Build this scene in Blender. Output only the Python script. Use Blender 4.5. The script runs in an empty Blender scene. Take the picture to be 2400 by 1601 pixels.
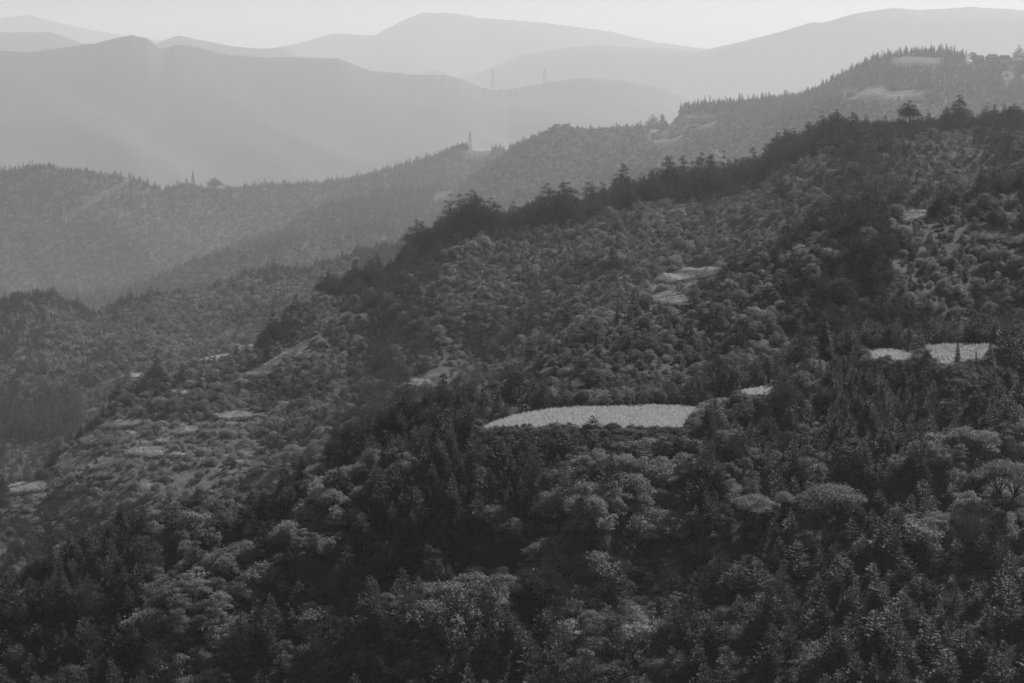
import bpy, math, random
import numpy as np
R = math.radians
rng = np.random.default_rng(7)
random.seed(7)
sc = bpy.context.scene
COL = sc.collection

# ------------------------------------------------------------------ camera
# picture coordinates used below: 2351 x 1568, horizon line at row 120
F, UC, VC, VH = 5530.0, 1175.5, 784.0, 120.0
PITCH = math.atan((VC - VH) / F)
cam = bpy.data.cameras.new("camera")
cam.sensor_width = 36.0
cam.lens = 36.0 * F / 2351.0
cam.clip_start = 1.0
cam.clip_end = 120000.0
camo = bpy.data.objects.new("camera", cam)
camo.rotation_euler = (math.pi / 2 - PITCH, 0, 0)
COL.objects.link(camo)
sc.camera = camo

# ------------------------------------------------------------------ sky, sun, exposure
SUN_EL, SUN_AZ = 36.0, 38.0          # behind the hills, from the upper right
world = bpy.data.worlds.new("World")
sc.world = world
world.use_nodes = True
wn, wl = world.node_tree.nodes, world.node_tree.links
sky = wn.new('ShaderNodeTexSky')
sky.sky_type = 'NISHITA'
sky.sun_disc = False
sky.sun_elevation = R(SUN_EL)
sky.sun_rotation = R(SUN_AZ)
sky.altitude = 900
sky.dust_density = 1.5
bw = wn.new('ShaderNodeRGBToBW')
wl.new(sky.outputs[0], bw.inputs[0])
wl.new(bw.outputs[0], wn['Background'].inputs[0])
wn['Background'].inputs[1].default_value = 0.055
sun = bpy.data.lights.new("sun", 'SUN')
sun.energy = 5.0
sun.angle = R(0.5)
suno = bpy.data.objects.new("sun", sun)
suno.rotation_euler = (R(90 - SUN_EL), 0, R(180 - SUN_AZ))
COL.objects.link(suno)
sc.view_settings.view_transform = 'Standard'
sc.view_settings.look = 'None'
sc.view_settings.exposure = 0.48
sc.view_settings.gamma = 1.0
sc.cycles.use_denoising = True
sc.cycles.volume_bounces = 0
sc.cycles.max_bounces = 5
sc.cycles.diffuse_bounces = 2
sc.cycles.transmission_bounces = 2
sc.cycles.glossy_bounces = 1

# ------------------------------------------------------------------ projection
cp, sp_ = math.cos(PITCH), math.sin(PITCH)
def ray(u, v):
    """picture point -> (x/y, z/y) of its ray"""
    u = np.asarray(u, float); v = np.asarray(v, float)
    up = -(v - VC) / F
    den = cp + up * sp_
    return (u - UC) / F / den, (-sp_ + up * cp) / den
def proj(x, y, z):
    fw = y * cp - z * sp_
    up = y * sp_ + z * cp
    return UC + F * x / fw, VC - F * up / fw

# ------------------------------------------------------------------ noise
def _hash(ix, iy, s):
    n = (ix.astype(np.int64) * 374761393 + iy.astype(np.int64) * 668265263 + s * 974711) & 0x7fffffff
    n = ((n ^ (n >> 13)) * 1274126177) & 0x7fffffff
    return ((n ^ (n >> 16)) & 0xffff) / 65535.0
def vnoise(x, y, s=0):
    ix, iy = np.floor(x), np.floor(y)
    fx, fy = x - ix, y - iy
    fx = fx * fx * (3 - 2 * fx); fy = fy * fy * (3 - 2 * fy)
    a = _hash(ix, iy, s); b = _hash(ix + 1, iy, s); c = _hash(ix, iy + 1, s); d = _hash(ix + 1, iy + 1, s)
    return (a * (1 - fx) + b * fx) * (1 - fy) + (c * (1 - fx) + d * fx) * fy
def fbm(x, y, s=0, o=4):
    r, a, t = 0.0, 1.0, 0.0
    for k in range(o):
        r = r + a * vnoise(x * 2 ** k, y * 2 ** k, s + 17 * k); t += a; a *= 0.5
    return r / t
def ridged(x, y, s=0, o=3):
    r, a, t = 0.0, 1.0, 0.0
    for k in range(o):
        r = r + a * (1 - np.abs(2 * vnoise(x * 2 ** k, y * 2 ** k, s + 31 * k) - 1)); t += a; a *= 0.5
    return r / t

# ------------------------------------------------------------------ the hills: crest lines
# each: crest in picture coords (bare ground), distance of the crest, place of the valley in front of it
def L(pts, ys, fr, mg, drop=0):
    ys = [(a, b * (1.0 if b < 755 else 1.0 if b < 1400 else 1.4)) for a, b in ys]
    u = [p[0] for p in pts]; v = [p[1] + drop for p in pts]
    t, s = ray(u, v)
    yt = ray([q[0] for q in ys], [400] * len(ys))[0]
    return dict(t=t, s=s, yt=yt, yy=[q[1] for q in ys], fr=fr, mg=mg)
LAY = {}
LAY[1] = L([(-400,1560),(0,1405),(100,1330),(200,1270),(280,1220),(440,1165),(560,1155),(650,1120),(700,1070),(770,1040),
            (830,1000),(900,972),(960,945),(1050,934),(1180,934),(1400,932),(1600,932),(1700,895),(1800,870),(1900,830),
            (2000,796),(2280,793),(2351,775),(2750,730)],
           [(-400,460),(0,470),(700,490),(1000,505),(1500,512),(1700,525),(2000,560),(2351,575),(2750,600)], None, 0)
LAY[2] = L([(-400,1640),(0,1480),(600,1210),(900,1015),(1000,965),(1050,930),(1150,905),(1200,880),(1280,800),(1380,748),
            (1440,722),(1500,706),(1580,696),(1650,668),(1700,632),(1820,572),(1880,532),(1960,505),(2040,496),(2140,494),
            (2200,480),(2300,448),(2351,436),(2750,400)],
           [(-400,560),(900,580),(1300,640),(1800,700),(2351,740),(2750,750)], 0.40, 0.004)
LAY[3] = L([(-400,1230),(0,1128),(110,1100),(140,1045),(200,990),(270,925),(340,885),(400,862),(440,855),(520,830),
            (590,810),(650,762),(690,712),(740,672),(800,660),(900,640),(960,590),(1050,532),(1100,527),(1160,540),
            (1200,522),(1280,502),(1330,512),(1400,478),(1480,455),(1560,450),(1640,440),(1700,422),(1760,382),
            (1810,350),(1850,325),(1900,310),(1960,300),(2080,294),(2180,282),(2250,282),(2351,278),(2750,262)],
           [(-400,980),(0,1000),(600,1160),(1000,1300),(1600,1395),(2351,1399),(2750,1399)], 0.45, 0.012)
LAY[4] = L([(-400,760),(0,705),(40,682),(100,680),(150,700),(210,725),(290,698),(370,682),(480,664),(560,628),
            (640,623),(700,622),(760,606),(830,582),(900,570),(960,575),(1000,610),(1100,660),(1500,600),(2351,430),(2750,420)],
           [(-400,1600),(0,1650),(900,1950),(2351,2100)], 0.40, 0.02)
LAY[5] = L([(-400,760),(0,700),(300,672),(380,652),(430,622),(480,600),(540,566),(640,541),(700,502),(760,483),(850,463),(960,460),
            (1060,436),(1120,396),(1165,362),(1240,326),(1290,300),(1350,306),(1400,303),(1460,302),(1500,306),(1540,285),
            (1570,248),(1640,240),(1700,238),(1800,228),(1850,222),(1900,196),(1960,163),(2010,137),(2090,124),(2160,119),
            (2210,134),(2240,146),(2351,148),(2500,140),(2750,150)],
           [(-400,3500),(0,3500),(600,3800),(1100,4300),(1600,4500),(2351,4600),(2750,4600)], 0.42, 0.03)
LAY[6] = L([(-400,430),(0,405),(80,390),(115,388),(125,396),(180,399),(260,410),(310,416),(370,441),(430,426),(490,439),
            (600,431),(740,426),(830,416),(900,396),(1000,366),(1050,340),(1100,347),(1150,345),(1180,370),(1300,430),(1600,400),(2351,330),(2750,330)],
           [(-400,4500),(0,4500),(1100,5100),(2351,5600),(2750,5600)], 0.55, 0.02)
LAY[7] = L([(-400,140),(-100,112),(0,112),(60,118),(150,108),(220,98),(255,86),(300,78),(335,84),(372,112),(400,101),(440,105),(500,121),
            (600,131),(700,131),(780,134),(850,159),(960,170),(1020,171),(1060,180),(1100,196),(1130,202),(1180,197),(1260,186),
            (1350,177),(1440,181),(1520,196),(1580,226),(1700,290),(2351,330),(2750,340)],
           [(-400,11000),(0,11000),(2351,12000)], 0.5, 0.02)
LAY[8] = L([(-400,70),(0,69),(120,70),(200,99),(260,125),(330,112),(380,88),(410,78),(460,88),(540,103),(600,108),(650,104),(700,132),
            (760,160),(900,175),(970,165),(1000,158),(1030,170),(1080,195),(1400,230),(2351,300),(2750,300)],
           [(-400,16200),(2351,16200)], 0.5, 0.01)
LAY[9] = L([(-400,260),(700,250),(950,230),(1060,182),(1130,152),(1200,122),(1300,106),(1380,98),(1460,106),(1520,105),(1600,116),
            (1700,91),(1800,66),(1870,50),(1890,52),(1960,30),(2050,15),(2110,19),(2230,10),(2351,15),(2550,2),(2750,20)],
           [(-400,17500),(2351,17000)], 0.5, 0.01)
LAY[10] = L([(-400,170),(500,140),(600,112),(700,92),(760,75),(860,77),(920,42),(970,20),(1040,22),(1100,35),(1200,42),(1270,48),
             (1400,66),(1500,92),(1700,120),(2351,180)],
            [(-400,21000),(2351,21000)], 0.5, 0.01)
LAY[11] = L([(-400,60),(0,42),(60,33),(120,48),(180,62),(300,85),(600,120),(2351,160)], [(-400,25000),(2351,25000)], 0.5, 0.01)
NL = 11
def crest(k, t, rough=True):
    l = LAY[k]
    y = np.interp(t, l['yt'], l['yy'])
    s = np.interp(t, l['t'], l['s'])
    if rough and k >= 7: s = s + ((fbm(np.asarray(t) * F / 7, np.zeros(np.shape(t)) + k * 9.1, 61, 3) - .5) * (4.5 if k < 8 else 2.0)) / F
    return y, s

def crest_smooth(k, t, w):
    r = 0; n = 0
    for d in np.linspace(-2, 2, 13):
        g = math.exp(-d * d / 2); r += g * crest(k, t + d * w, False)[1]; n += g
    return r / n

# grid of the ground sheet: fan of columns t = x / y and rows y
tt = np.concatenate([np.linspace(-1.0, -0.27, 24, endpoint=False), np.linspace(-0.27, 0.27, 620, endpoint=False), np.linspace(0.27, 1.0, 25)])
yy = np.concatenate([np.geomspace(3, 330, 60, endpoint=False), np.geomspace(330, 1250, 460, endpoint=False),
                     np.geomspace(1250, 8500, 380, endpoint=False), np.geomspace(8500, 41000, 150)])
NT, NY = len(tt), len(yy)
def build_profile():
    Z = np.zeros((NT, NY)); W = np.zeros((NT, NY)); AMP = np.zeros((NT, NY))
    s1700 = ray(0, 1760)[1]
    for i, t in enumerate(tt):
        tc = float(np.clip(t, -0.3, 0.3))
        ys = [0.0, 6, 60, 230]; zs = [-1.7, -4.5, -40, -112]
        uu = tc * F
        yf = np.interp(tc, [-0.21, 0.21], [400, 372])
        ys.append(yf); zs.append(yf * s1700)
        yc, s = crest(1, tc)
        # bulging foreground slope
        ym = yf + (yc - yf) * 0.55
        ys.append(ym); zs.append((yf * s1700) * 0.42 + yc * s * 0.58 + 1.0)
        ys.append(yc); zs.append(yc * s)
        cst = [yc]
        yp, spv = yc, s
        smin = crest_smooth(1, tc, .006)
        for k in range(2, NL + 1):
            yc, s = crest(k, tc)
            if yc < yp * 1.04: yc = yp * 1.04
            l = LAY[k]
            yv = yp + (yc - yp) * l['fr']
            zv = min(yv * (smin - l['mg']), yp * spv - 2 if k < 5 else 1e9, yc * s - 2)
            ss = crest_smooth(k, tc, 0.012); wdt = yc - yv
            zsm = min(yc * ss, yc * s)
            zv = min(zv, zsm - 2)
            ys.append(yv); zs.append(zv)
            for f, a in ((.55, 1.0), (.82, .7)):
                zb = zv + (yc * s - zv) * f; zc = zv + (yc * ss - zv) * f
                ys.append(yv + wdt * f); zs.append(min(zc * a + zb * (1 - a), (yv + wdt * f) * s * 1.0 - wdt * (1 - f) * .05))
            ys.append(yc); zs.append(yc * s); cst.append(yc)
            yp, spv = yc, s
            smin = max(smin, ss)
        cst.append(42000.0)
        ys.append(42000); zs.append(zs[-1] - 500)
        ys = np.array(ys); zs = np.array(zs)
        Z[i] = np.interp(yy, ys, zs)
        j = np.clip(np.searchsorted(ys, yy) - 1, 0, len(ys) - 2)
        fr = (yy - ys[j]) / (ys[j + 1] - ys[j])
        cw = np.array([0.0, 230, yf] + cst); j = np.clip(np.searchsorted(cw, yy) - 1, 0, len(cw) - 2)
        fr = (yy - cw[j]) / (cw[j + 1] - cw[j])
        W[i] = np.sin(np.pi * np.clip(fr, 0, 1)) ** .8
    X = tt[:, None] * yy[None, :]; Y = np.repeat(yy[None, :], NT, 0)
    # gullies and spurs running down the slopes, growing with distance
    for (y0, y1, wl_, am) in ((330, 620, 34, 3.9), (560, 1600, 95, 15.0), (620, 1600, 36, 3), (1550, 3300, 200, 24), (2900, 8300, 650, 100), (3500, 8300, 200, 20), (8300, 41000, 2000, 170), (8300, 41000, 700, 45)):
        win = np.clip((Y - y0) / (0.15 * y0), 0, 1) * np.clip((y1 - Y) / (0.15 * y1), 0, 1)
        n = ridged((X * 0.86 + Y * 0.5) / wl_, (Y * 0.86 - X * 0.5) / wl_ / 2.4, 5 + int(wl_), 3) - 0.5
        Z += win * W * (n - (.22 if y0 > 8000 else 0)) * am * 2
    Z += W * 0.8 * (fbm(X / 9, Y / 9, 3, 3) - 0.5) * np.clip(Y / 500, 0, 3)
    return X, Y, Z
X, Y, Z = build_profile()
SPURS = [([(1700,975),(1640,1010),(1560,1080),(1490,1140),(1420,1210),(1350,1290)], 2.6), ([(1080,1420),(960,1470),(900,1510)], 2.0),
         ([(900,1120),(850,1140),(790,1180),(730,1260),(640,1310),(520,1370),(430,1450)], 2.2), ([(2330,1060),(2200,1080),(2080,1120),(1960,1140)], 2.2),
         ([(1450,1200),(1380,1240),(1300,1330),(1200,1400)], 1.6), ([(2351,1180),(2200,1250),(2050,1330)], 1.5)]
LY = np.log(yy)
def height(x, y):
    x = np.asarray(x, float); y = np.asarray(y, float)
    t = x / y
    ti = np.clip(np.searchsorted(tt, t) - 1, 0, NT - 2)
    yi = np.clip(np.searchsorted(yy, y) - 1, 0, NY - 2)
    ft = np.clip((t - tt[ti]) / (tt[ti + 1] - tt[ti]), 0, 1); fy = np.clip((y - yy[yi]) / (yy[yi + 1] - yy[yi]), 0, 1)
    return (Z[ti, yi] * (1 - ft) + Z[ti + 1, yi] * ft) * (1 - fy) + (Z[ti, yi + 1] * (1 - ft) + Z[ti + 1, yi + 1] * ft) * fy
def hit(u, v, ymin=330):
    t, s = ray(u, v)
    ys = np.geomspace(ymin, 40000, 6500)
    z = height(t * ys, ys)
    k = np.argmax(z > ys * s)
    if not (z > ys * s).any(): return None
    y = ys[k]
    return float(t * y), float(y), float(y * s)
def on_crest(u, k, dz=0):
    t = float(ray(u, 500)[0])
    y, s = crest(k, t)
    for _ in range(3):
        x = t * y
    return x, float(y), float(height(x, y)) + dz

SPW = []
for pts, a in SPURS:
    w = np.array([hit(*p)[:2] for p in pts]); SPW.append(w)
    m = (Y < 620) & (Y > 340)
    d = np.full(int(m.sum()), 1e9)
    for i in range(len(w) - 1):
        d_ = w[i + 1] - w[i]; q = np.clip(((X[m] - w[i, 0]) * d_[0] + (Y[m] - w[i, 1]) * d_[1]) / (d_ @ d_), 0, 1)
        d = np.minimum(d, np.hypot(X[m] - w[i, 0] - q * d_[0], Y[m] - w[i, 1] - q * d_[1]))
    Z[m] += a * (2.3 * np.exp(-(d / 6.0) ** 2) - .9 * np.exp(-((d - 13) / 7.0) ** 2))
def spur_dist(x, y):
    r = np.full(np.shape(x), 1e9)
    for w in SPW:
        for i in range(len(w) - 1):
            d_ = w[i + 1] - w[i]; q = np.clip(((x - w[i, 0]) * d_[0] + (y - w[i, 1]) * d_[1]) / (d_ @ d_), 0, 1)
            r = np.minimum(r, np.hypot(x - w[i, 0] - q * d_[0], y - w[i, 1] - q * d_[1]))
    return r

# ------------------------------------------------------------------ fields and terraces
def px_world(poly, z):
    out = []
    for (u, v) in poly:
        t, s = ray(u, v)
        y = z / s
        out.append((float(t * y), float(y)))
    return np.array(out)
def inside(poly, x, y):
    r = np.zeros(np.shape(x), bool)
    n = len(poly)
    for i in range(n):
        x0, y0 = poly[i]; x1, y1 = poly[(i + 1) % n]
        c = ((y0 > y) != (y1 > y))
        with np.errstate(divide='ignore', invalid='ignore'):
            xi = (x1 - x0) * (y - y0) / (y1 - y0 + 1e-12) + x0
        r ^= c & (x < xi)
    return r
def pdist(poly, x, y):
    d = np.full(np.shape(x), 1e9)
    n = len(poly)
    for i in range(n):
        x0, y0 = poly[i]; x1, y1 = poly[(i + 1) % n]
        dx, dy = x1 - x0, y1 - y0
        q = np.clip(((x - x0) * dx + (y - y0) * dy) / (dx * dx + dy * dy + 1e-9), 0, 1)
        d = np.minimum(d, np.hypot(x - x0 - q * dx, y - y0 - q * dy))
    return np.where(inside(poly, x, y), 0, d)
PLATES = []      # world polygon, height
BLOCK = []       # picture polygons no vegetation may cover
BASE_OUT = []    # world polygons no plant may stand in
def plan(poly_px, ref=None, y=None):
    pp = np.array(poly_px, float)
    c = ref or (pp[:, 0].mean(), pp[:, 1].mean())
    if y is None:
        h = hit(*c); z = h[2]
    else: z = float(y * ray(*c)[1])
    return z
def flatten(poly_px, soft=6, ref=None, block=True, fit=True, y=None, z=None, bank=.8):
    global Z
    pp = np.array(poly_px, float)
    if z is None: z = plan(poly_px, ref, y)
    w = px_world(poly_px, z)
    ext = 7 * soft
    m = (Y > w[:, 1].min() - ext) & (Y < w[:, 1].max() + ext) & (X > w[:, 0].min() - ext) & (X < w[:, 0].max() + ext)
    if m.any():
        d = pdist(w, X[m], Y[m])
        wob = 0.75 + 0.5 * fbm(X[m] / (soft * 2), Y[m] / (soft * 2), 51, 3)
        zz = Z[m]
        e = np.maximum(d - soft * .12, 0)
        lo = z - e * bank * wob; hi = z + e * 1.0 * wob
        Z[m] = np.clip(zz, lo, hi)
    PLATES.append((w, z, pp))
    if block: BLOCK.append(pp)
    return w, z
MAIN = [(1100,989),(1138,972),(1185,957),(1240,945),(1320,939),(1400,938),(1480,934),(1560,936),(1608,941),(1612,946),(1590,958),(1568,970),(1580,984),(1500,987),(1350,984),(1230,984)]
MIDR = [(1694,906),(1720,897),(1776,893),(1780,912),(1715,911)]
ROWS = [(2110,797),(2200,794),(2280,796),(2300,800),(2275,815),(2240,832),(2180,846),(2150,838),(2125,815)]
ROWS2 = [(1985,808),(2030,806),(2085,812),(2110,822),(2090,832),(2020,832),(1995,820)]
flatten(MAIN, 5, bank=.45, y=493, ref=(1380, 960))
flatten(MIDR, 4, y=512, ref=(1735, 903))
flatten(ROWS, 5, y=548, ref=(2200, 818))
flatten(ROWS2, 4, y=545, ref=(2050, 820))
FIELD_PLATES = PLATES[:4]
TERR = [   # small grassy terraces and bare patches, nearest name: pale lens shapes
    [(0,1118),(60,1106),(115,1104),(150,1110),(100,1124),(40,1130),(0,1134)],
    [(130,1058),(160,1052),(245,1048),(290,1056),(240,1072),(190,1078),(140,1074)],
    [(215,982),(250,968),(300,964),(330,968),(310,976),(260,980)],
    [(180,1010),(205,1000),(230,1002),(225,1016),(195,1020)],
    [(285,1040),(310,1026),(360,1030),(420,1042),(430,1047),(330,1047)],
    [(395,990),(430,981),(470,984),(440,992),(410,996)],
    [(355,1014),(372,1004),(396,1006),(385,1016)],
    [(490,952),(530,945),(575,947),(600,954),(550,960),(505,960)],
    [(222,880),(262,868),(270,874),(236,884)],
    [(272,866),(292,857),(345,858),(342,866),(300,868)],
    [(340,856),(360,850),(378,852),(365,860)],
    [(455,830),(480,818),(525,812),(530,818),(500,828),(470,832)],
    [(560,795),(580,786),(600,790),(582,797)],
    [(560,858),(600,852),(640,854),(630,861),(575,862)],
    [(560,1108),(600,1092),(650,1094),(668,1104),(620,1112),(580,1114)],
    [(110,1160),(150,1164),(220,1174),(240,1180),(180,1178),(120,1170)],
    [(925,882),(950,872),(985,872),(1000,880),(960,886)],
    [(1480,688),(1500,674),(1540,670),(1572,674),(1592,692),(1640,696),(1600,701),(1530,696)],
    [(1500,640),(1530,628),(1600,612),(1660,616),(1660,628),(1600,636),(1540,648)],
    [(2040,500),(2070,487),(2110,482),(2142,486),(2130,498),(2080,508)],
    [(2240,535),(2262,524),(2300,530),(2310,542),(2275,548),(2250,546)],
    [(2300,552),(2330,540),(2351,536),(2351,552),(2320,558)],
    [(2290,462),(2320,452),(2351,448),(2351,458),(2310,466)],
    [(290,1172),(300,1168),(330,1172),(310,1180)],
    [(430,1010),(470,1004),(510,1008),(480,1014)], [(60,1140),(120,1130),(170,1132),(130,1142)], [(385,900),(420,893),(455,898),(420,906)],
    [(640,1000),(680,992),(715,998),(670,1006)], [(540,1045),(580,1036),(600,1042),(560,1052)], [(150,1085),(210,1080),(260,1090),(200,1094)],
    [(1240,880),(1300,868),(1380,872),(1330,886)], [(1410,700),(1440,694),(1462,698),(1430,706)],
]
n0 = len(PLATES)
for q in TERR: BLOCK.append(np.array(q, float))
TERR_PLATES = PLATES[n0:]
# faint clearings on the far ridge
CLEAR = [
    [(1500,330),(1512,323),(1545,322),(1540,328),(1515,333)],
    [(1540,292),(1560,282),(1640,276),(1644,281),(1600,290),(1550,297)],
    [(2040,135),(2080,130),(2150,133),(2185,136),(2140,142),(2070,146)],
    [(1966,222),(1990,200),(2030,194),(2035,206),(2060,215),(2020,222)],
    [(1060,350),(1085,341),(1130,343),(1125,352),(1085,356)],
    [(980,457),(1010,445),(1060,430),(1050,440),(1010,455)],
    [(170,666),(230,663),(262,664),(240,669),(200,672)],
]
n0 = len(PLATES)
for q in CLEAR: BLOCK.append(np.array(q, float))

# ------------------------------------------------------------------ materials
def newmat(name):
    m = bpy.data.materials.new(name); m.use_nodes = True
    return m, m.node_tree.nodes, m.node_tree.links
def noise_mat(name, lo, hi, scale=1.0, rough=0.9, detail=6, lo_p=0.35, hi_p=0.65, bump=0.0):
    m, n, l = newmat(name)
    b = n['Principled BSDF']
    geo = n.new('ShaderNodeNewGeometry')
    tx = n.new('ShaderNodeTexNoise'); tx.inputs['Scale'].default_value = scale; tx.inputs['Detail'].default_value = detail
    l.new(geo.outputs['Position'], tx.inputs['Vector'])
    cr = n.new('ShaderNodeValToRGB')
    cr.color_ramp.elements[0].position = lo_p; cr.color_ramp.elements[0].color = (lo, lo, lo, 1)
    cr.color_ramp.elements[1].position = hi_p; cr.color_ramp.elements[1].color = (hi, hi, hi, 1)
    l.new(tx.outputs['Fac'], cr.inputs[0]); l.new(cr.outputs[0], b.inputs['Base Color'])
    b.inputs['Roughness'].default_value = rough
    b.inputs['Specular IOR Level'].default_value = 0.2
    if bump:
        bp = n.new('ShaderNodeBump'); bp.inputs['Distance'].default_value = bump
        l.new(tx.outputs['Fac'], bp.inputs['Height']); l.new(bp.outputs[0], b.inputs['Normal'])
    return m
def leaf_mat(name, lo, hi, trans=0.25, rough=0.6, spec=0.08):
    m, n, l = newmat(name)
    b = n['Principled BSDF']
    at = n.new('ShaderNodeAttribute'); at.attribute_name = 'shade'
    oi = n.new('ShaderNodeObjectInfo')
    ma = n.new('ShaderNodeMath'); ma.operation = 'MULTIPLY_ADD'
    l.new(oi.outputs['Random'], ma.inputs[0]); ma.inputs[1].default_value = 0.55
    mb = n.new('ShaderNodeMath'); mb.operation = 'MULTIPLY'; mb.inputs[1].default_value = 0.45
    l.new(at.outputs['Fac'], mb.inputs[0]); l.new(mb.outputs[0], ma.inputs[2])
    mr = n.new('ShaderNodeMapRange'); mr.inputs['To Min'].default_value = lo; mr.inputs['To Max'].default_value = hi
    l.new(ma.outputs[0], mr.inputs[0])
    cc = n.new('ShaderNodeCombineColor')
    for k in range(3): l.new(mr.outputs[0], cc.inputs[k])
    l.new(cc.outputs[0], b.inputs['Base Color'])
    b.inputs['Roughness'].default_value = rough
    b.inputs['Specular IOR Level'].default_value = spec
    tr = n.new('ShaderNodeBsdfTranslucent'); l.new(cc.outputs[0], tr.inputs[0])
    mx = n.new('ShaderNodeMixShader'); mx.inputs[0].default_value = trans
    l.new(b.outputs[0], mx.inputs[1]); l.new(tr.outputs[0], mx.inputs[2])
    l.new(mx.outputs[0], n['Material Output'].inputs[0])
    return m
M = {}
M['ground'] = noise_mat('hillside undergrowth', 0.012, 0.04, 0.09, bump=0.6, detail=9)
M['grass'] = noise_mat('pale terrace grass', 0.12, 0.22, 0.5, detail=8)
M['meadow'] = noise_mat('rough hillside grass', 0.04, 0.10, 0.12, detail=10)
M['soil'] = noise_mat('field soil', 0.07, 0.13, 1.2)
M['clear'] = noise_mat('far clearing', 0.03, 0.07, 0.08)
M['path'] = noise_mat('beaten path', 0.14, 0.26, 0.8)
M['bark'] = noise_mat('bark', 0.015, 0.05, 4)
M['palebark'] = noise_mat('pale bark', 0.12, 0.2, 4)
M['conifer'] = leaf_mat('conifer needles', 0.02, 0.10, 0.3)
M['pine'] = leaf_mat('dark pine needles', 0.025, 0.08, 0.15)
M['broad'] = leaf_mat('broad leaves', 0.045, 0.23, 0.4)
M['scrub'] = leaf_mat('scrub leaves', 0.10, 0.34, 0.4)
M['crop'] = leaf_mat('ripe crop', 0.36, 0.50, 0.4)
M['grassblade'] = leaf_mat('dry grass blades', 0.10, 0.24, 0.4)
M['wall'] = noise_mat('pale boarded wall', 0.35, 0.5, 0.6)
M['darkwall'] = noise_mat('weathered timber wall', 0.08, 0.14, 0.6)
M['roof'] = noise_mat('tin roof', 0.25, 0.35, 0.5, rough=0.5)
M['darkroof'] = noise_mat('dark tiled roof', 0.08, 0.14, 0.8)
M['window'] = noise_mat('dark window glass', 0.02, 0.04, 1, rough=0.3)
M['steel'] = noise_mat('galvanised steel', 0.20, 0.30, 0.5, rough=0.5)
M['darksteel'] = noise_mat('dull steel', 0.06, 0.10, 0.5, rough=0.6)

# ------------------------------------------------------------------ mesh helpers
def tag(o, label=None, cat=None, group=None, kind=None):
    if label: o['label'] = label
    if cat: o['category'] = cat
    if group: o['group'] = group
    if kind: o['kind'] = kind
    return o
def mesh_obj(name, verts, faces, mat, parent=None, shade=None, link=True, smooth=False):
    me = bpy.data.meshes.new(name)
    me.from_pydata([tuple(v) for v in verts], [], faces)
    if mat: me.materials.append(mat)
    o = bpy.data.objects.new(name, me)
    if link: COL.objects.link(o)
    if parent: o.parent = parent
    if smooth: me.shade_smooth()
    return o
def quad_mesh(name, V, mat, shade=None):
    """V: (n,4,3) quads"""
    n = len(V)
    me = bpy.data.meshes.new(name)
    me.vertices.add(n * 4); me.vertices.foreach_set('co', np.ascontiguousarray(V, np.float32).ravel())
    me.loops.add(n * 4); me.loops.foreach_set('vertex_index', np.arange(n * 4, dtype=np.int32))
    me.polygons.add(n); me.polygons.foreach_set('loop_start', np.arange(0, n * 4, 4, dtype=np.int32))
    me.polygons.foreach_set('loop_total', np.full(n, 4, np.int32))
    if shade is not None:
        a = me.attributes.new('shade', 'FLOAT', 'FACE'); a.data.foreach_set('value', shade.astype(np.float32))
    me.update(calc_edges=True); me.validate()
    me.materials.append(mat)
    return me
def leaf_quads(C, A, B):
    return np.stack([C - A, C + B, C + A, C - B], 1)
def unit(v): return v / (np.linalg.norm(v, axis=-1, keepdims=True) + 1e-9)
class MB:
    def __init__(s): s.v = []; s.f = []
    def box(s, c, d, rz=0):
        n = len(s.v); cx, cy, cz = c; x, y, z = d[0] / 2, d[1] / 2, d[2] / 2
        ca, sa = math.cos(rz), math.sin(rz)
        for k in range(8):
            px, py, pz = (x if k & 1 else -x), (y if k & 2 else -y), (z if k & 4 else -z)
            s.v.append((cx + px * ca - py * sa, cy + px * sa + py * ca, cz + pz))
        for f in ((0,2,3,1),(4,5,7,6),(0,1,5,4),(2,6,7,3),(0,4,6,2),(1,3,7,5)): s.f.append(tuple(n + i for i in f))
        return s
    def tube(s, p, r, seg=6, cap=True):
        p = [np.array(q, float) for q in p]
        n0 = len(s.v)
        for i, q in enumerate(p):
            a = p[min(i + 1, len(p) - 1)] - p[max(i - 1, 0)]
            a = a / (np.linalg.norm(a) + 1e-9)
            h = np.array((0, 0, 1.0)) if abs(a[2]) < .9 else np.array((1.0, 0, 0))
            b = np.cross(a, h); b /= np.linalg.norm(b); c = np.cross(a, b)
            for k in range(seg):
                an = 2 * math.pi * k / seg
                s.v.append(tuple(q + r[i] * (math.cos(an) * b + math.sin(an) * c)))
        for i in range(len(p) - 1):
            for k in range(seg):
                k2 = (k + 1) % seg
                s.f.append((n0 + i * seg + k, n0 + i * seg + k2, n0 + (i + 1) * seg + k2, n0 + (i + 1) * seg + k))
        if cap:
            s.f.append(tuple(n0 + k for k in range(seg))[::-1]); s.f.append(tuple(n0 + (len(p) - 1) * seg + k for k in range(seg)))
        return s
    def poly(s, vs, fs):
        n = len(s.v); s.v += [tuple(q) for q in vs]; s.f += [tuple(n + i for i in f) for f in fs]; return s
    def build(s, name, mat, parent=None, link=True):
        return mesh_obj(name, s.v, s.f, mat, parent, link=link)
    def mesh(s, name, mat):
        me = bpy.data.meshes.new(name); me.from_pydata(s.v, [], s.f); me.materials.append(mat); return me

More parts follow.
